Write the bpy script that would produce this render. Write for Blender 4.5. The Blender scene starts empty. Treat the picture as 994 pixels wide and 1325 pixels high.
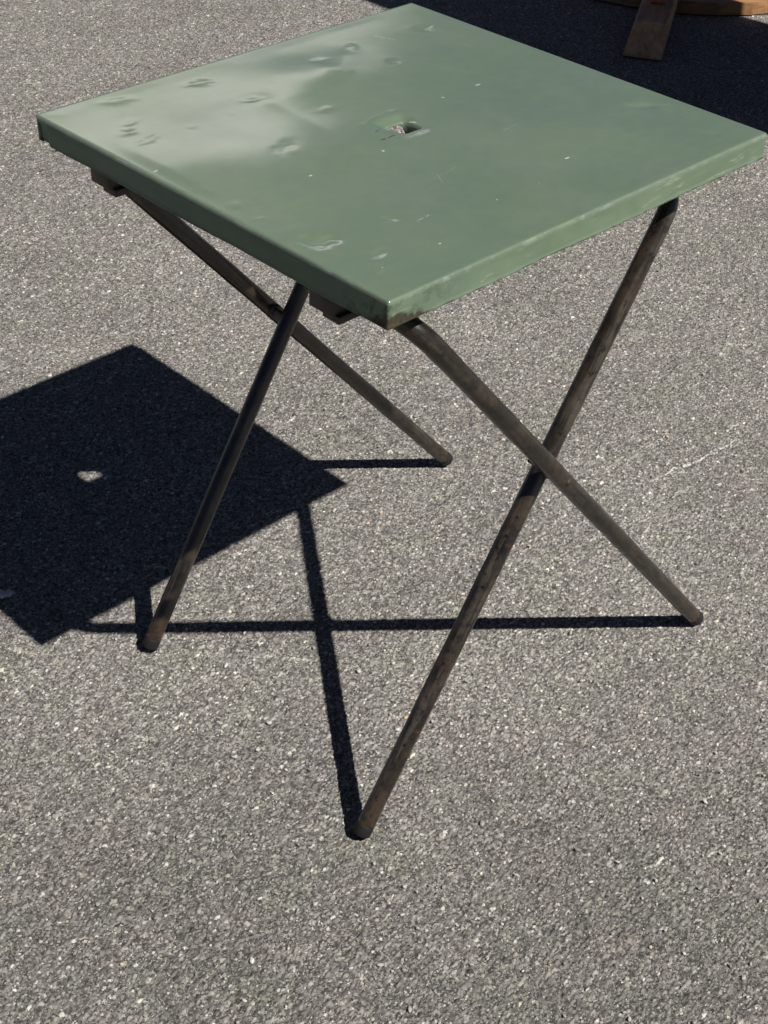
import bpy, bmesh, math, random
import numpy as np
from mathutils import Vector, Matrix, noise

random.seed(7)
rng = np.random.default_rng(11)
scene = bpy.context.scene
col = scene.collection

# ------------------------------------------------------------------ camera
CAM = Vector((-1.09829, -1.08903, 1.40202))
RZ1, RX, RZ2 = math.radians(-45.31804), math.radians(52.98789), math.radians(2.41853)
ROT = Matrix.Rotation(RZ1, 3, 'Z') @ Matrix.Rotation(RX, 3, 'X') @ Matrix.Rotation(RZ2, 3, 'Z')
FPX, PPX, PPY = 1988.656, 497 + 5.22, 662.5 - 5.27      # in pixels of the 994 x 1325 photograph
cd = bpy.data.cameras.new('camera')
cam = bpy.data.objects.new('camera', cd)
col.objects.link(cam)
cam.matrix_world = Matrix.Translation(CAM) @ ROT.to_4x4()
cd.sensor_width = 36.0
cd.lens = 36.0 * FPX / 1325.0
cd.shift_x = -5.22 / 1325.0
cd.shift_y = -5.27 / 1325.0
cd.clip_start = 0.05
cd.clip_end = 200.0
scene.camera = cam

# ------------------------------------------------------------------ sky, sun, exposure
SUN = Vector((0.0790, -0.7944, 1.0)).normalized()       # towards the sun, from the shadow on the asphalt
SUN_EL = math.asin(SUN.z)
w = bpy.data.worlds.new('World')
scene.world = w
w.use_nodes = True
nt = w.node_tree
nt.nodes.clear()
sky = nt.nodes.new('ShaderNodeTexSky')
sky.sky_type = 'NISHITA'
sky.sun_disc = False
sky.air_density = 0.25
sky.dust_density = 0.2
sky.ozone_density = 1.0
sky.sun_elevation = SUN_EL
sky.sun_rotation = math.atan2(SUN.x, SUN.y)
bg = nt.nodes.new('ShaderNodeBackground')
bg.inputs['Strength'].default_value = 0.05
wo = nt.nodes.new('ShaderNodeOutputWorld')
nt.links.new(sky.outputs[0], bg.inputs['Color'])
nt.links.new(bg.outputs[0], wo.inputs['Surface'])
sd = bpy.data.lights.new('sun', 'SUN')
sd.energy = 5.0
sd.angle = math.radians(0.53)
sd.color = (1.0, 0.955, 0.89)
so = bpy.data.objects.new('sun', sd)
so.rotation_euler = SUN.to_track_quat('Z', 'Y').to_euler()
so.location = SUN * 8
col.objects.link(so)
scene.view_settings.view_transform = 'Standard'
scene.view_settings.look = 'None'
scene.view_settings.exposure = 0.2
scene.view_settings.gamma = 1.0
scene.view_settings.use_curve_mapping = False
scene.render.engine = 'CYCLES'

# ------------------------------------------------------------------ helpers
def at(u, v, z):
    """photo pixel -> point on the horizontal plane at height z"""
    d = ROT @ Vector(((u - PPX) / FPX, -(v - PPY) / FPX, -1.0))
    t = (z - CAM.z) / d.z
    return CAM + d * t

def tag(o, label=None, cat=None, group=None, kind=None):
    if label: o['label'] = label
    if cat: o['category'] = cat
    if group: o['group'] = group
    if kind: o['kind'] = kind
    return o

def empty(name, loc=(0, 0, 0), rz=0.0):
    o = bpy.data.objects.new(name, None)
    o.location = loc
    o.rotation_euler = (0, 0, rz)
    o.empty_display_size = 0.05
    col.objects.link(o)
    return o

def obj(name, me, mat=None, parent=None, smooth=True):
    if isinstance(me, bmesh.types.BMesh):
        m = bpy.data.meshes.new(name)
        bmesh.ops.recalc_face_normals(me, faces=me.faces[:])
        me.to_mesh(m)
        me.free()
        me = m
    o = bpy.data.objects.new(name, me)
    if mat: me.materials.append(mat)
    if smooth: me.polygons.foreach_set('use_smooth', [True] * len(me.polygons))
    o.parent = parent
    col.objects.link(o)
    return o

def box_bm(cx, cy, cz, sx, sy, sz, bevel=0.0, seg=2):
    bm = bmesh.new()
    bmesh.ops.create_cube(bm, size=1.0)
    for v in bm.verts:
        v.co = Vector((cx + v.co.x * sx, cy + v.co.y * sy, cz + v.co.z * sz))
    if bevel:
        bmesh.ops.bevel(bm, geom=bm.edges[:], offset=bevel, segments=seg, affect='EDGES', profile=0.5)
    return bm

def fillet(pts, rad, n=10):
    """polyline -> smooth path with rounded inner corners"""
    out = [Vector(pts[0])]
    for i in range(1, len(pts) - 1):
        p, a, b = Vector(pts[i]), Vector(pts[i - 1]), Vector(pts[i + 1])
        da, db = (a - p).normalized(), (b - p).normalized()
        ang = da.angle(db)
        t = rad / math.tan(ang / 2)
        cdir = (da + db).normalized()
        c = p + cdir * (rad / math.sin(ang / 2))
        s, e = p + da * t - c, p + db * t - c
        tot = s.angle(e)
        ax = s.cross(e).normalized()
        for k in range(n + 1):
            out.append(c + Matrix.Rotation(tot * k / n, 3, ax) @ s)
    out.append(Vector(pts[-1]))
    return out

def densify(path, step):
    out = [path[0]]
    for a, b in zip(path[:-1], path[1:]):
        n = max(1, int((b - a).length / step))
        for k in range(1, n + 1):
            out.append(a.lerp(b, k / n))
    return out

def tube_bm(path, r, sides=28, wob=0.0, cap=True, close_in=0.0):
    bm = bmesh.new()
    uvl = bm.loops.layers.uv.new('UVMap')
    dist = [0.0]
    for a, b in zip(path[:-1], path[1:]): dist.append(dist[-1] + (b - a).length)
    rings = []
    n = len(path)
    t0 = (path[1] - path[0]).normalized()
    nrm = t0.orthogonal().normalized()
    prev = t0
    for i, p in enumerate(path):
        t = (path[min(i + 1, n - 1)] - path[max(i - 1, 0)]).normalized()
        q = prev.rotation_difference(t)
        nrm = (q @ nrm).normalized()
        nrm = (nrm - t * nrm.dot(t)).normalized()
        prev = t
        bi = t.cross(nrm)
        ring = []
        for k in range(sides):
            a = 2 * math.pi * k / sides
            d = nrm * math.cos(a) + bi * math.sin(a)
            rr = r
            if wob: rr += wob * noise.noise((p + d * r) * 55.0) + wob * 0.8 * noise.noise(p * 14.0)
            ring.append(bm.verts.new(p + d * rr))
        rings.append(ring)
    for i, (a, b) in enumerate(zip(rings[:-1], rings[1:])):
        for k in range(sides):
            fc = bm.faces.new((a[k], a[(k + 1) % sides], b[(k + 1) % sides], b[k]))
            for lp, uv in zip(fc.loops, ((dist[i], k / sides), (dist[i], (k + 1) / sides), (dist[i + 1], (k + 1) / sides), (dist[i + 1], k / sides))):
                lp[uvl].uv = uv
    if cap:
        bm.faces.new(rings[0][::-1])
        bm.faces.new(rings[-1])
    return bm

class NT:
    def __init__(self, name):
        self.m = bpy.data.materials.new(name)
        self.m.use_nodes = True
        self.t = self.m.node_tree
        self.b = self.t.nodes['Principled BSDF']
        self.out = self.t.nodes['Material Output']
    def n(self, typ, **kw):
        nd = self.t.nodes.new(typ)
        for k, v in kw.items():
            if k.startswith('_'):
                setattr(nd, k[1:], v)
            else:
                nd.inputs[k.replace('__', ' ')].default_value = v
        return nd
    def l(self, a, b):
        self.t.links.new(a, b)
    def coord(self):
        return self.n('ShaderNodeTexCoord').outputs['Object']
    def noise(self, vec, scale, detail=4.0, rough=0.55, dist=0.0):
        nd = self.n('ShaderNodeTexNoise', Scale=scale, Detail=detail, Roughness=rough, Distortion=dist)
        self.l(vec, nd.inputs['Vector'])
        return nd.outputs['Fac']
    def vor(self, vec, scale, feature='F1', dims='2D', rnd=1.0):
        nd = self.n('ShaderNodeTexVoronoi', _feature=feature, _voronoi_dimensions=dims)
        nd.inputs['Scale'].default_value = scale
        nd.inputs['Randomness'].default_value = rnd
        self.l(vec, nd.inputs['Vector'])
        return nd
    def ramp(self, fac, stops, interp='LINEAR'):
        nd = self.n('ShaderNodeValToRGB')
        cr = nd.color_ramp
        cr.interpolation = interp
        while len(cr.elements) < len(stops): cr.elements.new(0.5)
        for e, (p, c) in zip(cr.elements, stops):
            e.position = p
            if not isinstance(c, (tuple, list)): c = (c, c, c)
            e.color = (*c, 1.0)
        self.l(fac, nd.inputs['Fac'])
        return nd.outputs['Color']
    def math(self, op, a, b=None, clamp=False):
        nd = self.n('ShaderNodeMath', _operation=op, _use_clamp=clamp)
        for i, x in enumerate((a, b)):
            if x is None: continue
            if isinstance(x, (int, float)): nd.inputs[i].default_value = x
            else: self.l(x, nd.inputs[i])
        return nd.outputs[0]
    def mix(self, fac, a, b, blend='MIX'):
        nd = self.n('ShaderNodeMix', _data_type='RGBA', _blend_type=blend)
        for i, x in ((0, fac), (6, a), (7, b)):
            if isinstance(x, (int, float)): nd.inputs[i].default_value = x
            elif isinstance(x, (tuple, list)): nd.inputs[i].default_value = (*x, 1.0)
            else: self.l(x, nd.inputs[i])
        return nd.outputs[2]
    def sep(self, vec):
        nd = self.n('ShaderNodeSeparateXYZ')
        self.l(vec, nd.inputs[0])
        return nd.outputs
    def sepc(self, c):
        nd = self.n('ShaderNodeSeparateColor')
        self.l(c, nd.inputs[0])
        return nd.outputs
    def bump(self, h, strength=0.3, dist=0.001, normal=None):
        nd = self.n('ShaderNodeBump', Strength=strength, Distance=dist)
        self.l(h, nd.inputs['Height'])
        if normal: self.l(normal, nd.inputs['Normal'])
        return nd.outputs[0]

def smooth01(x):
    x = np.clip(x, 0, 1)
    return x * x * (3 - 2 * x)

# ------------------------------------------------------------------ materials
def mat_asphalt():
    k = NT('asphalt')
    co = k.coord()
    # slightly warped coordinates so that stones are angular and uneven
    wn = k.n('ShaderNodeTexNoise', Scale=260.0, Detail=2.0)
    k.l(co, wn.inputs['Vector'])
    off = k.n('ShaderNodeVectorMath', _operation='SUBTRACT')
    k.l(wn.outputs['Color'], off.inputs[0]); off.inputs[1].default_value = (.5, .5, .5)
    sc = k.n('ShaderNodeVectorMath', _operation='SCALE'); sc.inputs['Scale'].default_value = 0.0036
    k.l(off.outputs[0], sc.inputs[0])
    ad = k.n('ShaderNodeVectorMath', _operation='ADD')
    k.l(co, ad.inputs[0]); k.l(sc.outputs[0], ad.inputs[1])
    cw = ad.outputs[0]
    # binder and dust between the stones
    colr = k.ramp(k.noise(co, 520.0, 3.0, .7), [(.32, (.020, .0195, .019)), (.66, (.090, .087, .083))])
    h = k.math('MULTIPLY', k.noise(co, 420.0, 3.0, .65), .55)
    grey = [(0.0, (.052, .050, .049)), (.25, (.132, .128, .124)), (.55, (.222, .215, .208)), (.82, (.325, .313, .299)), (.95, (.42, .405, .385)), (1.0, (.72, .705, .675))]
    # grains of several sizes: each cell holds one stone of its own size, level and colour
    layers = [(530.0, (1, 1.4), 10, 'EUCLIDEAN', .95, .34, .66, .34, .78),
              (320.0, (1, 1.5), 100, 'MANHATTAN', .92, .40, .88, .45, 1.00),
              (225.0, (1, 1.3), 50, 'EUCLIDEAN', .70, .26, .60, .50, 1.25),
              (145.0, (1, 1.5), 165, 'MANHATTAN', .38, .30, .74, .62, 1.45)]
    last = None
    for s_, an, rot, metric, prob, r0, r1, l0, l1 in layers:
        mp = k.n('ShaderNodeMapping'); mp.inputs['Rotation'].default_value = (0, 0, math.radians(rot)); mp.inputs['Scale'].default_value = (an[0], an[1], 1)
        k.l(cw, mp.inputs['Vector'])
        v = k.n('ShaderNodeTexVoronoi', _feature='F1', _voronoi_dimensions='2D', _distance=metric)
        v.inputs['Scale'].default_value = s_ / math.sqrt(an[1])
        k.l(mp.outputs[0], v.inputs['Vector'])
        r, g, b = k.sepc(v.outputs['Color'])[:3]
        rad = k.math('ADD', r0, k.math('MULTIPLY', g, r1 - r0))
        q = k.math('DIVIDE', v.outputs['Distance'], rad)
        dome = k.math('SUBTRACT', 1.0, k.math('POWER', q, 2.6))
        lev = k.math('ADD', l0, k.math('MULTIPLY', k.math('FRACT', k.math('MULTIPLY', k.math('ADD', g, b), 7.31)), l1 - l0))
        on = k.math('LESS_THAN', b, prob)
        hs = k.math('SUBTRACT', k.math('MULTIPLY', k.math('ADD', .25, k.math('MULTIPLY', dome, .75)), lev), k.math('MULTIPLY', k.math('SUBTRACT', 1.0, on), 9.0))
        # facet: each stone is tipped its own way
        tipx = k.math('SUBTRACT', r, .5)
        win = k.math('MULTIPLY', k.math('GREATER_THAN', hs, h), k.math('GREATER_THAN', dome, 0.0))
        sc_ = k.ramp(r, grey)
        tint = k.ramp(k.math('FRACT', k.math('MULTIPLY', k.math('ADD', r, g), 11.7)), [(0.0, (1.04, .985, .965)), (.35, (1, 1, 1)), (.72, (.985, 1.0, .955)), (1.0, (1.07, 1.0, .89))])
        sc_ = k.mix(1.0, sc_, tint, 'MULTIPLY')
        colr = k.mix(win, colr, sc_)
        h = k.mix(win, h, hs)
        h = k.sepc(h)[0]
    # film of old bitumen still clinging in places
    film = k.math('MULTIPLY', k.ramp(k.noise(co, 110.0, 5.0, .7), [(.50, 0.0), (.66, 1.0)]), .38)
    colr = k.mix(film, colr, (.062, .060, .058))
    g1 = k.ramp(k.noise(co, 11.0, 3.0), [(.33, (1.02, .99, .995)), (.5, (1, 1, 1)), (.68, (.985, 1.01, .955))])
    colr = k.mix(1.0, colr, g1, 'MULTIPLY')
    br = k.ramp(k.noise(co, 3.1, 6.0, .6), [(.3, .88), (.7, 1.12)])
    colr = k.mix(1.0, colr, br, 'MULTIPLY')
    # light falloff painted into the colour: darker towards the camera, uneven edge
    ox, oy = k.sep(co)[:2]
    od = k.math('ADD', k.math('MULTIPLY', ox, .71), k.math('MULTIPLY', oy, .70))
    od = k.math('ADD', od, k.math('MULTIPLY', k.math('SUBTRACT', k.noise(co, 2.2, 4.0), .5), .9))
    colr = k.mix(1.0, colr, k.ramp(k.math('ADD', od, .5), [(0.0, .80), (.62, 1.02)]), 'MULTIPLY')
    # pale scratch drawn over the asphalt
    a, b = at(861, 612, 0), at(958, 566, 0)
    d = (b - a); L = d.length; d.normalize()
    xyz = k.sep(co)
    rx = k.math('SUBTRACT', xyz[0], a.x); ry = k.math('SUBTRACT', xyz[1], a.y)
    along = k.math('ADD', k.math('MULTIPLY', rx, d.x), k.math('MULTIPLY', ry, d.y))
    acr = k.math('SUBTRACT', k.math('MULTIPLY', ry, d.x), k.math('MULTIPLY', rx, d.y))
    acr = k.math('ADD', acr, k.math('MULTIPLY', k.math('SUBTRACT', k.noise(co, 30.0, 3.0), .5), .022))
    m1 = k.math('LESS_THAN', k.math('ABSOLUTE', acr), .0019)
    m2 = k.math('MULTIPLY', k.math('GREATER_THAN', along, 0.0), k.math('LESS_THAN', along, L))
    m3 = k.math('GREATER_THAN', k.noise(co, 160.0, 2.0), .47)
    msk = k.math('MULTIPLY', k.math('MULTIPLY', m1, m2), m3)
    colr = k.mix(k.math('MULTIPLY', msk, .8), colr, (.60, .60, .57))
    k.l(colr, k.b.inputs['Base Color'])
    k.b.inputs['Roughness'].default_value = .72
    k.b.inputs['Specular IOR Level'].default_value = 0.35
    h = k.math('ADD', h, k.math('MULTIPLY', k.noise(co, 7.0, 3.0), .8))
    dn = k.n('ShaderNodeDisplacement', Midlevel=1.7, Scale=0.0038)
    k.l(h, dn.inputs['Height'])
    k.l(dn.outputs[0], k.out.inputs['Displacement'])
    k.m.displacement_method = 'DISPLACEMENT'
    return k.m

def mat_paint():
    k = NT('green_enamel')
    co = k.coord()
    x, y, z = k.sep(co)
    n1 = k.noise(co, 6.0, 5.0, .6)
    base = k.ramp(n1, [(.28, (.148, .203, .130)), (.5, (.140, .194, .133)), (.72, (.135, .188, .139))])
    n2 = k.noise(co, 60.0, 4.0, .6)
    base = k.mix(1.0, base, k.ramp(n2, [(.3, .955), (.7, 1.04)]), 'MULTIPLY')
    # faint brush lines along the sheet
    mp = k.n('ShaderNodeMapping'); mp.inputs['Scale'].default_value = (14, 240, 60); k.l(co, mp.inputs['Vector'])
    br = k.noise(mp.outputs[0], 1.0, 3.0, .5)
    base = k.mix(1.0, base, k.ramp(br, [(.3, .985), (.7, 1.018)]), 'MULTIPLY')
    # rubbed pale streaks, mostly on the skirt and arrises
    mp2 = k.n('ShaderNodeMapping'); mp2.inputs['Scale'].default_value = (13, 13, 120); k.l(co, mp2.inputs['Vector'])
    st = k.noise(mp2.outputs[0], 1.6, 6.0, .7, .6)
    zl = k.math('LESS_THAN', z, -0.0035)
    stm = k.math('MULTIPLY', k.math('MULTIPLY', k.ramp(st, [(.575, 0.0), (.64, 1.0)]), zl), k.math('LESS_THAN', y, -.262))
    stm = k.math('MULTIPLY', stm, k.ramp(k.noise(co, 9.0, 2.0), [(.42, .1), (.58, 1.0)]))
    base = k.mix(k.math('MULTIPLY', stm, .55), base, (.30, .37, .26))
    # hairline scratches
    mp3 = k.n('ShaderNodeMapping'); mp3.inputs['Scale'].default_value = (9, 420, 1); mp3.inputs['Rotation'].default_value = (0, 0, math.radians(52)); k.l(co, mp3.inputs['Vector'])
    sc = k.math('MULTIPLY', k.ramp(k.noise(mp3.outputs[0], 1.0, 2.0, .5), [(.735, 0.0), (.76, 1.0)]), k.ramp(k.noise(co, 11.0, 2.0), [(.54, 0.0), (.6, 1.0)]))
    base = k.mix(k.math('MULTIPLY', sc, .5), base, (.34, .42, .34))
    # chips: tiny pale specks and a few rust specks
    vv = k.vor(co, 34.0, dims='3D')
    vc = k.sepc(vv.outputs['Color'])
    chip = k.math('MULTIPLY', k.math('LESS_THAN', vv.outputs['Distance'], k.math('MULTIPLY', vc[1], .075)), k.math('GREATER_THAN', vc[0], .82))
    base = k.mix(k.math('MULTIPLY', chip, .85), base, (.55, .58, .50))
    # named marks: rust nicks by the hole, white nicks, long scratches  (pixel, half length px, colour)
    def nick(p, q, wid, c, amt, br=0.0):
        nonlocal base
        a, b = at(*p, ZT), at(*q, ZT)
        d = b - a; L = d.length; d.normalize()
        rx = k.math('SUBTRACT', x, a.x); ry = k.math('SUBTRACT', y, a.y)
        al = k.math('ADD', k.math('MULTIPLY', rx, d.x), k.math('MULTIPLY', ry, d.y))
        ac = k.math('SUBTRACT', k.math('MULTIPLY', ry, d.x), k.math('MULTIPLY', rx, d.y))
        ac = k.math('ADD', ac, k.math('MULTIPLY', k.math('SUBTRACT', k.noise(co, 120.0, 2.0), .5), wid * 3))
        m = k.math('MULTIPLY', k.math('LESS_THAN', k.math('ABSOLUTE', ac), wid), k.math('MULTIPLY', k.math('GREATER_THAN', al, 0.0), k.math('LESS_THAN', al, L)))
        m = k.math('MULTIPLY', m, k.math('GREATER_THAN', z, -0.02))
        if br: m = k.math('MULTIPLY', m, k.math('GREATER_THAN', k.noise(co, 180.0, 2.0), br))
        base = k.mix(k.math('MULTIPLY', m, amt), base, c)
    rust = (.085, .028, .020)
    nick((486, 170), (492, 165), .0006, rust, .85)
    nick((493, 180), (499, 178), .0010, rust, .9)
    nick((503, 177), (511, 173), .0008, rust, .9)
    pale = (.40, .48, .40)
    nick((484, 43), (512, 49), .0007, pale, .7, .45)
    nick((650, 171), (668, 164), .0005, pale, .6, .4)
    nick((540, 287), (556, 279), .0006, pale, .7, .45)
    nick((565, 222), (574, 236), .0005, pale, .4, .45)
    nick((556, 232), (590, 214), .0004, pale, .35, .45)
    nick((731, 206), (736, 204), .0011, (.62, .64, .58), .95)
    nick((616, 108), (621, 106), .0011, (.55, .6, .5), .9)
    nick((199, 221), (204, 219), .0009, (.6, .64, .55), .9)
    nick((400, 228), (404, 227), .0009, (.6, .64, .55), .9)
    nick((568, 318), (571, 317), .0008, (.6, .64, .55), .9)
    # paint rubbed thin along the arris
    ar = k.math('MULTIPLY', k.math('MULTIPLY', k.math('LESS_THAN', z, -.0006), k.math('GREATER_THAN', z, -.0045)), k.ramp(k.noise(co, 55.0, 6.0, .75), [(.46, 0.0), (.58, 1.0)]))
    ar = k.math('MULTIPLY', ar, k.math('GREATER_THAN', k.math('MAXIMUM', k.math('DIVIDE', k.math('ABSOLUTE', x), .2782), k.math('DIVIDE', k.math('ABSOLUTE', y), .2684)), 1.0))
    ar = k.math('MULTIPLY', ar, k.ramp(k.noise(co, 12.0, 3.0), [(.44, .25), (.60, 1.0)]))
    base = k.mix(k.math('MULTIPLY', ar, .45), base, (.34, .41, .32))
    # dulled, sun-faded patches
    fd = k.ramp(k.noise(co, 4.5, 6.0, .7, .4), [(.45, 0.0), (.62, 1.0)])
    base = k.mix(k.math('MULTIPLY', fd, .16), base, (.23, .27, .20))
    # rust along the lower hem near one corner
    dx = k.math('ADD', x, .28); dy = k.math('ADD', y, .27)
    near = k.math('SUBTRACT', 1.0, k.math('DIVIDE', k.math('ADD', k.math('ABSOLUTE', dx), k.math('MULTIPLY', k.math('ABSOLUTE', dy), 2.2)), .085), True)
    low = k.math('SUBTRACT', 1.0, k.math('DIVIDE', k.math('ADD', z, .0290), .017), True)
    rn = k.noise(co, 95.0, 5.0, .7)
    rm = k.ramp(k.math('MULTIPLY', k.math('MULTIPLY', near, k.math('ADD', low, .25)), k.math('MULTIPLY', rn, 2.2)), [(.38, 0.0), (.62, 1.0)])
    rcol = k.ramp(k.noise(co, 260.0, 3.0), [(.35, (.018, .013, .010)), (.6, (.058, .028, .017))])
    base = k.mix(k.math('MULTIPLY', rm, .85), base, rcol)
    # grime rubbed over the corner face
    gm = k.math('MULTIPLY', k.ramp(k.noise(co, 70.0, 5.0, .7, .5), [(.5, 0.0), (.62, 1.0)]), k.math('MULTIPLY', k.math('SUBTRACT', 1.0, k.math('DIVIDE', k.math('ADD', k.math('ABSOLUTE', dx), k.math('ABSOLUTE', dy)), .10), True), zl))
    base = k.mix(k.math('MULTIPLY', gm, .8), base, (.055, .062, .042))
    # hem line: bare metal shows along the lower lip
    hem = k.math('MULTIPLY', k.math('LESS_THAN', z, -0.0268), k.ramp(k.noise(co, 45.0, 5.0, .7), [(.47, 0.0), (.56, 1.0)]))
    base = k.mix(k.math('MULTIPLY', hem, .7), base, (.06, .05, .04))
    k.l(base, k.b.inputs['Base Color'])
    k.l(k.ramp(k.noise(co, 14.0, 5.0, .65), [(.3, .34), (.7, .46)]), k.b.inputs['Roughness'])
    k.b.inputs['IOR'].default_value = 1.5
    k.l(k.math('ADD', .15, k.math('MULTIPLY', k.math('GREATER_THAN', z, -0.004), .35)), k.b.inputs['Specular IOR Level'])
    k.l(k.math('MULTIPLY', k.math('GREATER_THAN', z, -0.004), k.ramp(k.noise(co, 18.0, 5.0, .65), [(.3, .82), (.6, 1.0)])), k.b.inputs['Coat Weight'])
    k.b.inputs['Coat Roughness'].default_value = .145
    k.b.inputs['Coat IOR'].default_value = 2.1
    bh = k.math('ADD', k.math('MULTIPLY', k.noise(co, 330.0, 3.0), .4), k.math('MULTIPLY', br, .5))
    k.l(k.bump(bh, .10, .0006), k.b.inputs['Normal'])
    return k.m

def mat_tube():
    k = NT('worn_brown_tube')
    co = k.coord()
    uv = k.n('ShaderNodeTexCoord').outputs['UV']
    u, v = k.sep(uv)[:2]
    th = k.math('MULTIPLY', v, 2 * math.pi)
    cmb = k.n('ShaderNodeCombineXYZ')
    k.l(k.math('MULTIPLY', u, 9.0), cmb.inputs[0])
    k.l(k.math('MULTIPLY', k.math('COSINE', th), 1.5), cmb.inputs[1])
    k.l(k.math('MULTIPLY', k.math('SINE', th), 1.5), cmb.inputs[2])
    sv = cmb.outputs[0]                              # stretched along the tube
    base = k.ramp(k.noise(co, 26.0, 6.0, .66, .2), [(.34, (.005, .0045, .004)), (.47, (.014, .011, .008)), (.56, (.028, .021, .0145)), (.72, (.050, .038, .026))])
    # long soft rubs where the enamel has gone and steel shows
    rub = k.math('MULTIPLY', k.ramp(k.noise(sv, .9, 4.0, .6, .3), [(.50, 0.0), (.66, 1.0)]), k.ramp(k.noise(co, 60.0, 5.0, .7), [(.36, 0.0), (.56, 1.0)]))
    rub = k.math('MULTIPLY', rub, k.ramp(k.noise(co, 6.0, 3.0), [(.40, .15), (.60, 1.0)]))
    base = k.mix(k.math('MULTIPLY', rub, .8), base, (.150, .130, .102))
    k.l(k.math('MULTIPLY', rub, .6), k.b.inputs['Metallic'])
    # rust
    rs = k.math('MULTIPLY', k.ramp(k.noise(co, 85.0, 6.0, .75), [(.56, 0.0), (.66, 1.0)]), k.ramp(k.noise(co, 10.0, 2.0), [(.48, 0.0), (.62, 1.0)]))
    base = k.mix(k.math('MULTIPLY', rs, .7), base, (.110, .046, .020))
    low = k.math('MULTIPLY', k.math('SUBTRACT', 1.0, k.math('DIVIDE', k.sep(co)[2], .075), True), k.ramp(k.noise(co, 60.0, 5.0, .7), [(.40, 0.0), (.58, 1.0)]))
    base = k.mix(k.math('MULTIPLY', low, .65), base, (.085, .048, .024))
    # black pits and flaked enamel
    pt = k.ramp(k.noise(co, 120.0, 5.0, .75), [(.37, 1.0), (.43, 0.0)])
    base = k.mix(k.math('MULTIPLY', pt, .9), base, (.004, .0035, .0035))
    k.l(base, k.b.inputs['Base Color'])
    k.l(k.ramp(k.noise(co, 40.0, 6.0, .7), [(.32, .20), (.66, .42)]), k.b.inputs['Roughness'])
    k.b.inputs['Coat Weight'].default_value = .12
    k.b.inputs['Coat Roughness'].default_value = .16
    bh = k.math('ADD', k.noise(co, 170.0, 5.0, .7), k.math('MULTIPLY', k.noise(sv, 1.2, 3.0, .5), .3))
    k.l(k.bump(bh, .35, .0008), k.b.inputs['Normal'])
    return k.m

def mat_dark(name, c, rough=.6, nscale=60.0):
    k = NT(name)
    co = k.coord()
    a = tuple(v * .6 for v in c); b = tuple(v * 1.35 for v in c)
    k.l(k.ramp(k.noise(co, nscale, 5.0, .65), [(.3, a), (.7, b)]), k.b.inputs['Base Color'])
    k.b.inputs['Roughness'].default_value = rough
    k.l(k.bump(k.noise(co, nscale * 3, 4.0), .4, .0008), k.b.inputs['Normal'])
    return k.m

def mat_wood(name, dark, light, axis=0, scale=1.0):
    k = NT(name)
    co = k.coord()
    mp = k.n('ShaderNodeMapping')
    s = [48 * scale] * 3; s[axis] = 3.2 * scale
    mp.inputs['Scale'].default_value = s
    k.l(co, mp.inputs['Vector'])
    g = k.noise(mp.outputs[0], 1.0, 6.0, .62, .9)
    c = k.ramp(g, [(.28, dark), (.62, light)])
    c = k.mix(1.0, c, k.ramp(k.noise(co, 8.0, 4.0), [(.3, .75), (.7, 1.15)]), 'MULTIPLY')
    k.l(c, k.b.inputs['Base Color'])
    k.b.inputs['Roughness'].default_value = .6
    k.l(k.bump(g, .5, .0015), k.b.inputs['Normal'])
    return k.m

ZT = 0.7475       # mean height of the sheet top
M_ASPH = mat_asphalt()
M_PAINT = mat_paint()
M_TUBE = mat_tube()
M_IRON = mat_dark('dark_iron', (.030, .026, .022), .5)
M_CAP = mat_dark('foot_plug', (.009, .008, .007), .75)
M_RUST = mat_dark('rusty_rivet', (.062, .034, .022), .5, 180.0)
M_FOOT = mat_wood('grey_brown_wood', (.24, .125, .062), (.52, .33, .19), 0)
M_POST = mat_wood('red_brown_wood', (.24, .075, .030), (.42, .155, .07), 2)
M_BOARD = mat_wood('oak_board', (.16, .070, .026), (.40, .22, .095), 0)
M_CAB = mat_wood('shadow_caster_wood', (.07, .04, .025), (.14, .085, .05), 2)

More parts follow.
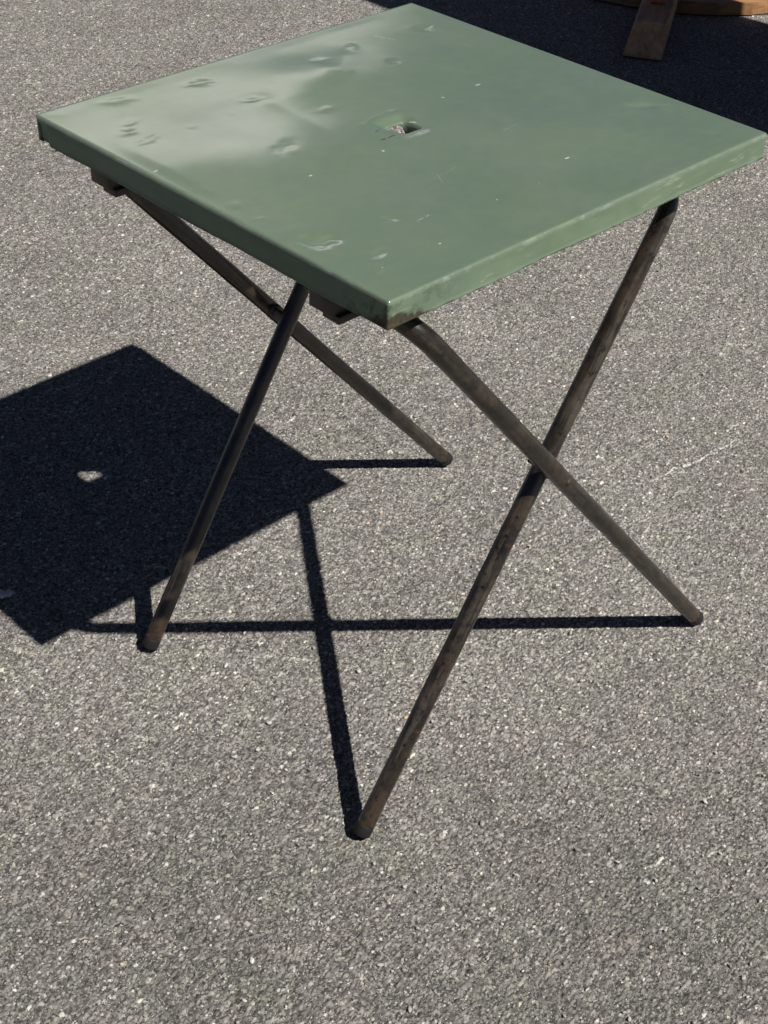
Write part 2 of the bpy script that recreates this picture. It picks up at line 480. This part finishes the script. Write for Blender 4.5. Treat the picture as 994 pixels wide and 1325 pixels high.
# ------------------------------------------------------------------ ground
def build_ground():
    dv = Vector((.7106, .7036, 0)).normalized()       # away from the camera
    rt = Vector((dv.y, -dv.x, 0))
    NR, NC = 1240, 900
    # row distances grow with the pixel footprint
    s0, s1 = -.95, 3.0
    f = (np.linspace(0, 1, NR))
    kk = 1.12
    s = s0 + (s1 - s0) * (np.exp(kk * f) - 1) / (math.exp(kk) - 1)
    half = .60 + (s - s0) * .285
    c = np.linspace(-1, 1, NC)
    X = s[:, None] * dv.x + (half[:, None] * c[None]) * rt.x
    Y = s[:, None] * dv.y + (half[:, None] * c[None]) * rt.y
    V = np.stack([X, Y, np.zeros_like(X)], -1).reshape(-1, 3)
    idx = np.arange(NR * NC).reshape(NR, NC)
    Q = np.stack([idx[:-1, :-1], idx[:-1, 1:], idx[1:, 1:], idx[1:, :-1]], -1).reshape(-1, 4)
    # the rest of the yard: a coarse sheet just below the fine one
    n = len(V)
    E = 40.0
    m = 30
    t = np.linspace(-1, 1, m); t = np.sign(t) * np.abs(t) ** 2.2 * E
    gx, gy = np.meshgrid(t, t, indexing='ij')
    V2 = np.stack([gx, gy, np.full_like(gx, -.007)], -1).reshape(-1, 3)
    id2 = np.arange(m * m).reshape(m, m) + n
    Q2 = np.stack([id2[:-1, :-1], id2[1:, :-1], id2[1:, 1:], id2[:-1, 1:]], -1).reshape(-1, 4)
    V = np.concatenate([V, V2]); Q = np.concatenate([Q, Q2])
    me = bpy.data.meshes.new('asphalt_ground')
    me.vertices.add(len(V)); me.vertices.foreach_set('co', V.astype(np.float32).ravel())
    me.loops.add(Q.size); me.loops.foreach_set('vertex_index', Q.astype(np.int32).ravel())
    me.polygons.add(len(Q))
    me.polygons.foreach_set('loop_start', np.arange(0, Q.size, 4, dtype=np.int32))
    me.polygons.foreach_set('loop_total', np.full(len(Q), 4, dtype=np.int32))
    me.polygons.foreach_set('use_smooth', np.ones(len(Q), dtype=bool))
    me.update(calc_edges=True)
    if me.polygons[0].normal.z < 0: me.flip_normals()
    me.materials.append(M_ASPH)
    o = bpy.data.objects.new('asphalt_ground', me)
    col.objects.link(o)
    tag(o, 'worn grey asphalt with pale stone grit under the table', None, None, 'structure')
build_ground()

# ------------------------------------------------------------------ folding table
table = empty('folding_table', (0, 0, 0))
tag(table, 'dented green metal folding table on crossed brown tubular legs', 'table')
HX, HY, RAD, SK = .280, .2702, .0024, .0286

def pt(u, v):
    p = at(u, v, ZT)
    return p.x, p.y

# hole in the middle, turned-down edges
HOLE = (-.0170, .0112, -.0205, .0115)     # x0, x1, y0, y1

def sheet_height(X, Y):
    h = np.zeros_like(X)
    P = [(a, b) for a, b in zip(X.ravel(), Y.ravel())]
    def nz(f, off): return np.array([noise.noise(Vector((a * f, b * f, off))) for a, b in P]).reshape(X.shape)
    WX = nz(45, 1.7) * .006 + nz(130, 5.1) * .0032
    WY = nz(45, 8.3) * .006 + nz(130, 9.9) * .0032
    MOT = nz(110, 2.2)
    def dent(u, v, d, rx, ry=None, ang=0.0, ring=.25):
        nonlocal h
        cx, cy = pt(u, v)
        ry = ry or rx
        a = math.radians(ang)
        X1, Y1 = X + WX, Y + WY
        dx = (X1 - cx) * math.cos(a) + (Y1 - cy) * math.sin(a)
        dy = -(X1 - cx) * math.sin(a) + (Y1 - cy) * math.cos(a)
        q = (dx / rx) ** 2 + (dy / ry) ** 2
        d = d * DS
        h += -d * np.exp(-q) * (1 + .25 * MOT) + ring * d * np.exp(-q / 3.2)
    def crease(p, q, amp, wid, side=1.0):
        """a soft fold line: sheet drops on one side"""
        nonlocal h
        a, b = np.array(pt(*p)), np.array(pt(*q))
        t = b - a; L = np.hypot(*t); t /= L
        al = (X - a[0]) * t[0] + (Y - a[1]) * t[1]
        ac = (-(X - a[0]) * t[1] + (Y - a[1]) * t[0]) * side
        env = smooth01((al + .02) / .05) * smooth01((L + .02 - al) / .05)
        h += amp * env * np.exp(-(np.sqrt(ac ** 2 + .004 ** 2) - .004) / wid)
    # knocks, photographed positions
    DS = .40
    dent(168, 155, .0011, .008, .006, 0, .1); dent(168, 169, .0016, .010, .007, -30, .1); dent(192, 179, .0012, .014, .006, 10, .1)
    dent(150, 127, .0013, .018, .008, -20, .1); dent(258, 104, .0016, .014, .008, -25, .1); dent(326, 128, .0012, .013, .006, -25, .15)
    dent(413, 76, .0018, .010, .007); dent(455, 58, -.0018, .010, .008, 40); dent(449, 93, -.0012, .010, .006, 20)
    dent(370, 190, .0014, .017, .009, 30); dent(375, 196, -.0008, .006); dent(250, 246, -.0010, .014, .008, 0)
    dent(306, 144, .0004, .007); dent(250, 162, .0004, .005); dent(420, 140, -.0008, .012, .006)
    DS = .95
    dent(412, 312, .0030, .020, .012, -42, .3); dent(400, 305, .0012, .008); dent(425, 308, .0012, .007)
    dent(503, 283, .0016, .009, .005, -35, .35); dent(488, 329, .0014, .008, .006, -20, .3); dent(490, 350, .0006, .010, .006)
    dent(837, 138, .0022, .016, .008, -40, .35); dent(822, 139, .0011, .007, .006); dent(853, 136, -.0010, .014, .004, -35)
    dent(550, 34, .0020, .013, .009, 0, .35); dent(560, 32, -.0008, .006); dent(508, 78, .0009, .007); dent(608, 57, .0007, .010, .006)
    dent(670, 92, -.0006, .016, .010); dent(870, 210, .0005, .012); dent(430, 330, -.0004, .010)
    dent(925, 175, .0007, .010, .005, -40); dent(300, 265, -.0003, .010, .006); dent(336, 285, -.0002, .008, .005)
    dent(700, 130, .0006, .025, .015)
    # broad buckling of the thin sheet
    def hump(u, v, a, sx, sy, ang=0.0):
        nonlocal h
        cx, cy = pt(u, v)
        q = math.radians(ang)
        dx = (X - cx) * math.cos(q) + (Y - cy) * math.sin(q)
        dy = -(X - cx) * math.sin(q) + (Y - cy) * math.cos(q)
        h += a * np.exp(-(dx / sx) ** 2 - (dy / sy) ** 2)
    BUCKLE(hump, crease)
    # fine irregular ripple
    flat = np.stack([X.ravel(), Y.ravel()], -1)
    rip = np.array([noise.noise(Vector((a * 9, b * 9, 0))) * .0006 + noise.noise(Vector((a * 24, b * 24, 3))) * .00010 for a, b in flat]).reshape(X.shape)
    h += rip
    return h

def BUCKLE(hump, crease):
    hump(290, 200, .0026, .075, .10, 0)
    hump(400, 100, .0022, .070, .060, 20)
    crease((335, 122), (470, 195), .0014, .034)
    hump(440, 105, -.0007, .024, .016, 30)
    hump(425, 88, .0006, .018, .012, 60)
    crease((430, 110), (452, 60), .0010, .020)
    hump(560, 215, -.0030, .10, .075, 0)
    hump(700, 170, .0028, .085, .060, -35)
    hump(800, 200, -.0018, .09, .05, -35)
    hump(620, 90, -.0016, .09, .06, 0)

def MOTN(X, Y):
    return np.array([noise.noise(Vector((a * 70, b * 70, 4.4))) for a, b in zip(X.ravel(), Y.ravel())]).reshape(X.shape)

def build_top():
    nx, ny = 225, 217
    xs = np.linspace(-HX + RAD, HX - RAD, nx); ys = np.linspace(-HY + RAD, HY - RAD, ny)
    X, Y = np.meshgrid(xs, ys, indexing='ij')
    # refine the grid towards the hole by snapping the rim
    hcx, hcy = (HOLE[0] + HOLE[1]) / 2, (HOLE[2] + HOLE[3]) / 2
    hwx, hwy = (HOLE[1] - HOLE[0]) / 2, (HOLE[3] - HOLE[2]) / 2
    def sdf(x, y):
        return (np.abs((x - hcx) / hwx) ** 7 + np.abs((y - hcy) / hwy) ** 7) ** (1 / 7)
    S = sdf(X, Y)
    cell = xs[1] - xs[0]
    inside = S < 1.0
    # inner vertices within a cell of the rim move out to it
    rimband = inside & (S > 1.0 - cell * 1.05 / min(hwx, hwy))
    X = np.where(rimband, hcx + (X - hcx) / S, X); Y = np.where(rimband, hcy + (Y - hcy) / S, Y)
    dead = inside & ~rimband
    edge = np.minimum(np.minimum(X + HX - RAD, HX - RAD - X), np.minimum(Y + HY - RAD, HY - RAD - Y))
    Z = sheet_height(X, Y) * (smooth01(edge / .022))
    # edges sagging a little between the corners
    Z += -.0010 * (1 - smooth01(edge / .12)) * 0
    # sheet pressed down round the hole, more on one side
    d = np.maximum(S - 1, 0) * min(hwx, hwy)
    ang = np.arctan2(Y - hcy, X - hcx)
    side_y = smooth01((np.sin(ang) + .25) / 1.0)      # the +y rim slopes in
    fl = -.0010 * np.exp(-(d / .009) ** 2) - .0032 * side_y * np.exp(-(d / .0075) ** 1.6)
    fl += .0005 * np.exp(-((d - .012) / .006) ** 2) * (.5 + MOTN(X, Y))
    Z += fl
    bm = bmesh.new()
    vt = {}
    for i in range(nx):
        for j in range(ny):
            if not dead[i, j]:
                vt[i, j] = bm.verts.new((X[i, j], Y[i, j], Z[i, j]))
    for i in range(nx - 1):
        for j in range(ny - 1):
            q = [(i, j), (i + 1, j), (i + 1, j + 1), (i, j + 1)]
            if any(dead[a] for a in q): continue
            if all(rimband[a] for a in q): continue
            bm.faces.new([vt[a] for a in q])
    bm.edges.ensure_lookup_table()
    # turned-down collar of the hole
    rim = [e for e in bm.edges if e.is_boundary and all(abs(v.co.x) < .05 and abs(v.co.y) < .05 for v in e.verts)]
    cur = rim
    for step in range(3):
        r = bmesh.ops.extrude_edge_only(bm, edges=cur)
        nv = [g for g in r['geom'] if isinstance(g, bmesh.types.BMVert)]
        cur = [g for g in r['geom'] if isinstance(g, bmesh.types.BMEdge)]
        for v in nv:
            a = math.atan2(v.co.y - hcy, v.co.x - hcx)
            deep = .0004 + (.0046 if v.co.x > HOLE[1] - .004 else 0) * smooth01(np.array((HOLE[3] + .001 - v.co.y) / .010)).item() + .0005 * noise.noise(v.co * 300)
            v.co.z -= deep
            v.co.x -= (v.co.x - hcx) * (.03 if step else .06); v.co.y -= (v.co.y - hcy) * (.03 if step else .06)
    # arris, skirt and hem run round the border
    loop = []   # (vertex, normal, t)
    def add(v, n): loop.append((v, n))
    for i in range(nx): add(vt[i, 0], (0, -1))
    loop += [(vt[nx - 1, 0], (math.sin(math.radians(a)), -math.cos(math.radians(a)))) for a in (22, 45, 68)]
    for j in range(ny): add(vt[nx - 1, j], (1, 0))
    loop += [(vt[nx - 1, ny - 1], (math.cos(math.radians(a)), math.sin(math.radians(a)))) for a in (22, 45, 68)]
    for i in range(nx - 1, -1, -1): add(vt[i, ny - 1], (0, 1))
    loop += [(vt[0, ny - 1], (-math.sin(math.radians(a)), math.cos(math.radians(a)))) for a in (22, 45, 68)]
    for j in range(ny - 1, -1, -1): add(vt[0, j], (-1, 0))
    loop += [(vt[0, 0], (-math.cos(math.radians(a)), -math.sin(math.radians(a)))) for a in (22, 45, 68)]
    prof = [(math.sin(t) * RAD, -(1 - math.cos(t)) * RAD) for t in np.radians([25, 50, 72, 90])]
    prof += [(RAD, -.007), (RAD, -.011), (RAD, -.015), (RAD, -.019), (RAD, -.023), (RAD, -SK + .0022), (RAD + .0006, -SK + .0010), (RAD - .0002, -SK), (RAD - .0022, -SK + .0002), (RAD - .005, -SK + .0016)]
    rings = []
    for (o, dz) in prof:
        ring = []
        for v, n in loop:
            px, py = v.co.x, v.co.y
            wv = .0011 * noise.noise(Vector((px * 13, py * 13, dz * 30))) + .0004 * noise.noise(Vector((px * 45, py * 45, dz * 80)))
            k = smooth01(np.array((-dz - .002) / .010)).item()
            oo = o + wv * k
            # the sheet is pinched in beside one corner
            if n[0] < -.3:
                yy = HY - py
                oo -= k * .0042 * (1 - smooth01(np.array((yy - .016) / .010)).item())
            ring.append(bm.verts.new((px + n[0] * oo, py + n[1] * oo, v.co.z + dz + .0005 * k * noise.noise(Vector((px * 20, py * 20, 9))))))
        rings.append(ring)
    L = len(loop)
    for k in range(L):
        a, b = loop[k][0], loop[(k + 1) % L][0]
        c, d2 = rings[0][(k + 1) % L], rings[0][k]
        bm.faces.new((a, d2, c) if a is b else (a, d2, c, b))
    for r0, r1 in zip(rings[:-1], rings[1:]):
        for k in range(L):
            bm.faces.new((r0[k], r1[k], r1[(k + 1) % L], r0[(k + 1) % L]))
    bmesh.ops.recalc_face_normals(bm, faces=bm.faces[:])
    me = bpy.data.meshes.new('tabletop'); bm.to_mesh(me); bm.free()
    up = sum(p.normal.z * p.area for p in me.polygons)
    if up < 0: me.flip_normals()
    o = obj('tabletop', me, M_PAINT, table)
    # one side sits a few millimetres lower
    o.location = (0, 0, 1.341 * .56 - .0040)
    o.rotation_euler = (-math.atan2(.0061, 2 * HY), 0, 0)
    md = o.modifiers.new('thickness', 'SOLIDIFY'); md.thickness = .0011; md.offset = -1
    o['label'] = 'dented green sheet metal top with a torn hole in the middle'
    return o
build_top()

R_T = .0107
ZB = .7010
def leg_frame(pA, cA, cC, pC, label):
    path = densify(fillet([pA, cA, cC, pC], .045, 12), .02)
    n = len(path)
    L = [0]
    for a, b in zip(path[:-1], path[1:]): L.append(L[-1] + (b - a).length)
    o = obj('leg_frame', tube_bm(path, R_T, 28, .00035), M_TUBE, table)
    o['label'] = label
    for end, nxt in ((path[0], path[1]), (path[-1], path[-2])):
        d = (nxt - end).normalized()
        cp = [end - d * .0030, end - d * .0022, end + d * .001]
        bm = tube_bm([end - d * .0034, end - d * .0020, end + d * .010, end + d * .0108], R_T * 1.045, 28)
        # round the lower rim
        for v in bm.verts:
            if (v.co - end).dot(d) < -.003: v.co = (v.co - (end - d * .0034)) * .86 + (end - d * .0034)
        c = obj('foot_cap', bm, M_CAP, o)
    return o
def foot(x, y, cor):
    """centre of the tube end so that its lowest rim meets the ground"""
    d = (Vector(cor) - Vector((x, y, 0))).normalized()
    drop = R_T * 1.02 * math.sqrt(1 - d.z ** 2) + .0034 * d.z
    return Vector((x, y, drop)) + Vector((d.x, d.y, 0)) * (drop * d.z / max(d.z, .01)) * .6
cA, cC = (-.230, -.2510, ZB), (-.236, .2470, ZB)
cB, cD = (.208, -.2215, ZB), (.196, .2080, ZB)
leg_frame(foot(.3645, -.2550, cA), cA, cC, foot(.3758, .2415, cC), 'outer brown tube frame, bent to a bar under the top')
leg_frame(foot(-.2480, -.2250, cB), cB, cD, foot(-.2362, .2020, cD), 'inner brown tube frame, bent to a bar under the top')

def cross(a0, a1, b0, b1):
    a0, a1, b0, b1 = [np.array(v)[[0, 2]] for v in (a0, a1, b0, b1)]
    d1, d2 = a1 - a0, b1 - b0
    t = np.linalg.solve(np.stack([d1, -d2], 1), b0 - a0)
    return a0 + d1 * t[0]
for s, (x, z) in ((-1, cross((.3645, 0, .006), cA, (-.2480, 0, .006), cB)), (1, cross((.3758, 0, .006), cC, (-.2362, 0, .006), cD))):
    y0, y1 = s * .2050, s * (.2638 if s < 0 else .2570)
    bm = tube_bm([Vector((x, y0, z)), Vector((x, y1 - s * .0016, z)), Vector((x, y1, z))], .0034, 16)
    pb = obj('pivot_rivet', bm, M_RUST, table)
    bm = tube_bm([Vector((x, y1 - s * .0030, z)), Vector((x, y1 - s * .0014, z)), Vector((x, y1 - s * .0006, z))], .0050, 18)
    obj('rivet_head', bm, M_RUST, pb)
    bm = tube_bm([Vector((x, s * .2305, z)), Vector((x, s * .2375, z))], .0085, 18)
    obj('washer', bm, M_IRON, pb)

for yc in (.1795, -.1665):
    rail = obj('support_rail', box_bm(0, yc, .7325, .520, .033, .021, .0015), M_IRON, table)
    for x0, x1 in ((-.2655, -.205), (.180, .235)):
        bm = box_bm((x0 + x1) / 2, yc, .7055, x1 - x0, .0325, .031, .0015)
        br = obj('bar_bracket', bm, M_IRON, rail)
        lip = box_bm((x0 + x1) / 2 + .004, yc - .009, .6865, x1 - x0 - .002, .0235, .0085, .0012)
        obj('bracket_lip', lip, M_IRON, br)
        for dx in (-.012, .012):
            bt = tube_bm([Vector(((x0 + x1) / 2 + dx, yc - .009, .6800)), Vector(((x0 + x1) / 2 + dx, yc - .009, .6835))], .0038, 6)
            obj('bolt', bt, M_IRON, br, smooth=False)

# ------------------------------------------------------------------ wooden stand behind
E1 = Vector((.85, .53, 0)).normalized()
ang1 = math.atan2(E1.y, E1.x)
nose = Vector((2.002, 1.146, 0))
stand = empty('wooden_stand', nose, ang1)
tag(stand, 'dark wooden stand with sloped foot and upright post in deep shade', 'stand')
def foot_bm():
    # side profile along the foot, mirrored at the far end
    prof = [(0, .001), (0, .021), (.004, .025), (.030, .045), (.062, .0735), (.070, .0755), (.640, .0755), (.648, .0735), (.68, .045), (.706, .025), (.71, .021), (.71, .001), (.56, .001), (.53, .014), (.18, .014), (.15, .001)]
    bm = bmesh.new()
    hw = .047
    def wob(x, z, o): return .0025 * noise.noise(Vector((x * 14, o, z * 20)))
    a = [bm.verts.new((x, -hw + wob(x, z, 0), z)) for x, z in prof]
    b = [bm.verts.new((x, hw + .004 - .016 * max(0, (z - .012) / .062) + wob(x, z, 4), z)) for x, z in prof]
    bm.faces.new(a); bm.faces.new(b[::-1])
    n = len(prof)
    for i in range(n):
        bm.faces.new((a[i], b[i], b[(i + 1) % n], a[(i + 1) % n]))
    bmesh.ops.bevel(bm, geom=bm.edges[:], offset=.0022, segments=2, affect='EDGES', profile=.5)
    return bm
obj('foot', foot_bm(), M_FOOT, stand, smooth=False)['label'] = 'grey-brown beam foot with sloping worn nose'
obj('post', box_bm(.222, -.006, .3935, .055, .044, .635, .004), M_POST, stand, smooth=False)['label'] = 'reddish brown upright post'
obj('crossbar', box_bm(.30, 0, .735, .46, .06, .045, .004), M_FOOT, stand, smooth=False)

# board lying on the asphalt behind the post, its edge slightly bowed
def board_bm():
    bm = bmesh.new()
    pts = [(770, 0), (800, 6), (830, 11.5), (860, 15.5), (890, 18.5), (930, 20.5), (972, 20), (994, 18)]
    front = [at(u, v, 0) for u, v in pts]
    d0 = (front[0] - front[1]).normalized(); d1 = (front[-1] - front[-2]).normalized()
    front = [front[0] + d0 * .45 + E1 * .10, front[0] + d0 * .2 + E1 * .02] + front + [front[-1] + d1 * .2, front[-1] + d1 * .5]
    TH = .034
    lo, hi, lo2, hi2 = [], [], [], []
    c = sum(front, Vector()) / len(front)
    for p in front:
        q = p + E1 * .0
        lo.append(bm.verts.new((q.x, q.y, .002))); hi.append(bm.verts.new((q.x + .002, q.y + .001, TH)))
        k = p + E1 * .19
        lo2.append(bm.verts.new((k.x, k.y, .002))); hi2.append(bm.verts.new((k.x, k.y, TH)))
    n = len(front)
    for i in range(n - 1):
        bm.faces.new((lo[i], lo[i + 1], hi[i + 1], hi[i]))
        bm.faces.new((hi[i], hi[i + 1], hi2[i + 1], hi2[i]))
        bm.faces.new((hi2[i], hi2[i + 1], lo2[i + 1], lo2[i]))
        bm.faces.new((lo2[i], lo2[i + 1], lo[i + 1], lo[i]))
    bm.faces.new((lo[0], hi[0], hi2[0], lo2[0])); bm.faces.new((lo[-1], lo2[-1], hi2[-1], hi[-1]))
    return bm
bd = obj('wooden_board', board_bm(), None, None, smooth=False)
E2a = math.atan2(-.85, .53)
bd.data.transform(Matrix.Rotation(-E2a, 4, 'Z') @ Matrix.Translation(-Vector((2.36, 1.277, 0))))
bd.matrix_world = Matrix.Translation((2.36, 1.277, 0)) @ Matrix.Rotation(E2a, 4, 'Z')
bd.data.materials.append(M_BOARD)
tag(bd, 'long golden brown board lying flat under the sloped wooden foot', 'board')

# ------------------------------------------------------------------ tall cabinet added out of view to cast the broad shadow
cx0, cx1, cy0, cy1, ch = 1.905, 2.555, .10, .42, 1.95
cab = empty('added_shadow_caster', ((cx0 + cx1) / 2, (cy0 + cy1) / 2, 0))
tag(cab, 'unseen tall brown wooden cabinet, added to cast the broad shadow over the board', 'cabinet')
cw, cdp = cx1 - cx0, cy1 - cy0
obj('carcass', box_bm(0, 0, ch / 2 + .03, cw - .02, cdp - .02, ch - .06, .004), M_CAB, cab, smooth=False)
obj('cornice', box_bm(0, 0, ch - .0145, cw, cdp, .028, .006), M_CAB, cab, smooth=False)
obj('plinth', box_bm(0, 0, .0305, cw, cdp, .057, .004), M_CAB, cab, smooth=False)
for s in (-1, 1):
    dr = obj('door', box_bm(s * (cw / 4 - .006), -cdp / 2 + .004, ch / 2 + .02, cw / 2 - .022, .024, ch - .14, .004), M_CAB, cab, smooth=False)
    obj('handle', tube_bm([Vector((s * .025, -cdp / 2 - .035, 1.0)), Vector((s * .025, -cdp / 2 - .007, 1.0))], .011, 14), M_IRON, dr)

# ------------------------------------------------------------------ white canopy added out of view to make the sheen on the sheet
cn = empty('added_sheen_canopy', (2.0, 3.45, 0))
tag(cn, 'unseen white canvas on thin poles, added for the sheen in the green tabletop', 'canopy')
def mat_canvas():
    k = NT('white_canvas')
    co = k.coord()
    k.l(k.ramp(k.noise(co, 4.0, 5.0), [(.3, (.74, .735, .72)), (.7, (.82, .815, .80))]), k.b.inputs['Base Color'])
    k.b.inputs['Roughness'].default_value = .85
    k.l(k.bump(k.noise(co, 700.0, 2.0), .2, .0005), k.b.inputs['Normal'])
    return k.m
M_CANVAS = mat_canvas()
CX0, CX1 = -.75, .86
def slope_bm(y0, z0, y1, z1):
    bm = bmesh.new()
    n, m = 22, 14
    g = []
    for i in range(n + 1):
        row = []
        for j in range(m + 1):
            x = CX0 + (CX1 - CX0) * i / n; t = j / m
            sag = -.035 * math.sin(math.pi * t) * (1 + .5 * math.cos(x * 4)) + .012 * noise.noise(Vector((x * 3, t * 3, 0)))
            row.append(bm.verts.new((x, y0 + (y1 - y0) * t, z0 + (z1 - z0) * t + sag)))
        g.append(row)
    for i in range(n):
        for j in range(m):
            bm.faces.new((g[i][j], g[i + 1][j], g[i + 1][j + 1], g[i][j + 1]))
    return bm
for args in ((-.74, 1.83, .18, 2.76), (.18, 2.76, 1.10, 1.83)):
    c = obj('canvas', slope_bm(*args), M_CANVAS, cn)
    c.modifiers.new('thickness', 'SOLIDIFY').thickness = .003
for x in (CX0 + .03, CX1 - .03):
    for y in (-.69, 1.05):
        obj('pole', tube_bm([Vector((x, y, .001)), Vector((x, y, 1.87))], .016, 14), M_IRON, cn)

# ------------------------------------------------------------------ loose grit and a scrap
def chips():
    bm = bmesh.new()
    R = random.Random(5)
    for i in range(900):
        u, v = R.uniform(-60, 1060), R.uniform(-10, 1400)
        p = at(u, v, 0)
        r = R.uniform(.0011, .0026) * (1.5 if R.random() < .08 else 1)
        m = bmesh.ops.create_icosphere(bm, subdivisions=1, radius=r)
        rot = Matrix.Rotation(R.uniform(0, 6.3), 3, 'Z')
        sx, sy, sz = R.uniform(.7, 1.7), R.uniform(.6, 1.0), R.uniform(.35, .6)
        for vv in m['verts']:
            c = vv.co * R.uniform(.8, 1.2)
            vv.co = rot @ Vector((c.x * sx, c.y * sy, c.z * sz)) + p + Vector((0, 0, r * sz * .3 - .0004))
    return bm
def mat_chip():
    k = NT('pale_grit')
    g = k.n('ShaderNodeNewGeometry')
    k.l(k.ramp(g.outputs['Random Per Island'], [(0, (.22, .21, .195)), (.5, (.42, .40, .37)), (.9, (.62, .60, .56)), (1, (.55, .40, .22))]), k.b.inputs['Base Color'])
    k.b.inputs['Roughness'].default_value = .6
    return k.m
tag(obj('loose_grit', chips(), mat_chip(), None, smooth=False), 'pale loose stone grit scattered over the asphalt', 'grit', None, 'stuff')

sp = at(3, 772, 0)
bm = bmesh.new()
R = random.Random(3)
gv = [[bm.verts.new((sp.x + (i - 2) * .006 + R.uniform(-.001, .001), sp.y + (j - 1.5) * .006 + R.uniform(-.001, .001), .001 + R.uniform(0, .006))) for j in range(4)] for i in range(5)]
for i in range(4):
    for j in range(3):
        if (i, j) in ((0, 0), (3, 2)): continue
        bm.faces.new((gv[i][j], gv[i + 1][j], gv[i + 1][j + 1], gv[i][j + 1]))
ps = obj('paper_scrap', bm, mat_dark('paper', (.62, .62, .66), .7, 30.0))
ps.modifiers.new('thickness', 'SOLIDIFY').thickness = .0004
tag(ps, 'tiny crumpled pale paper scrap lying in the table shadow', 'paper scrap')
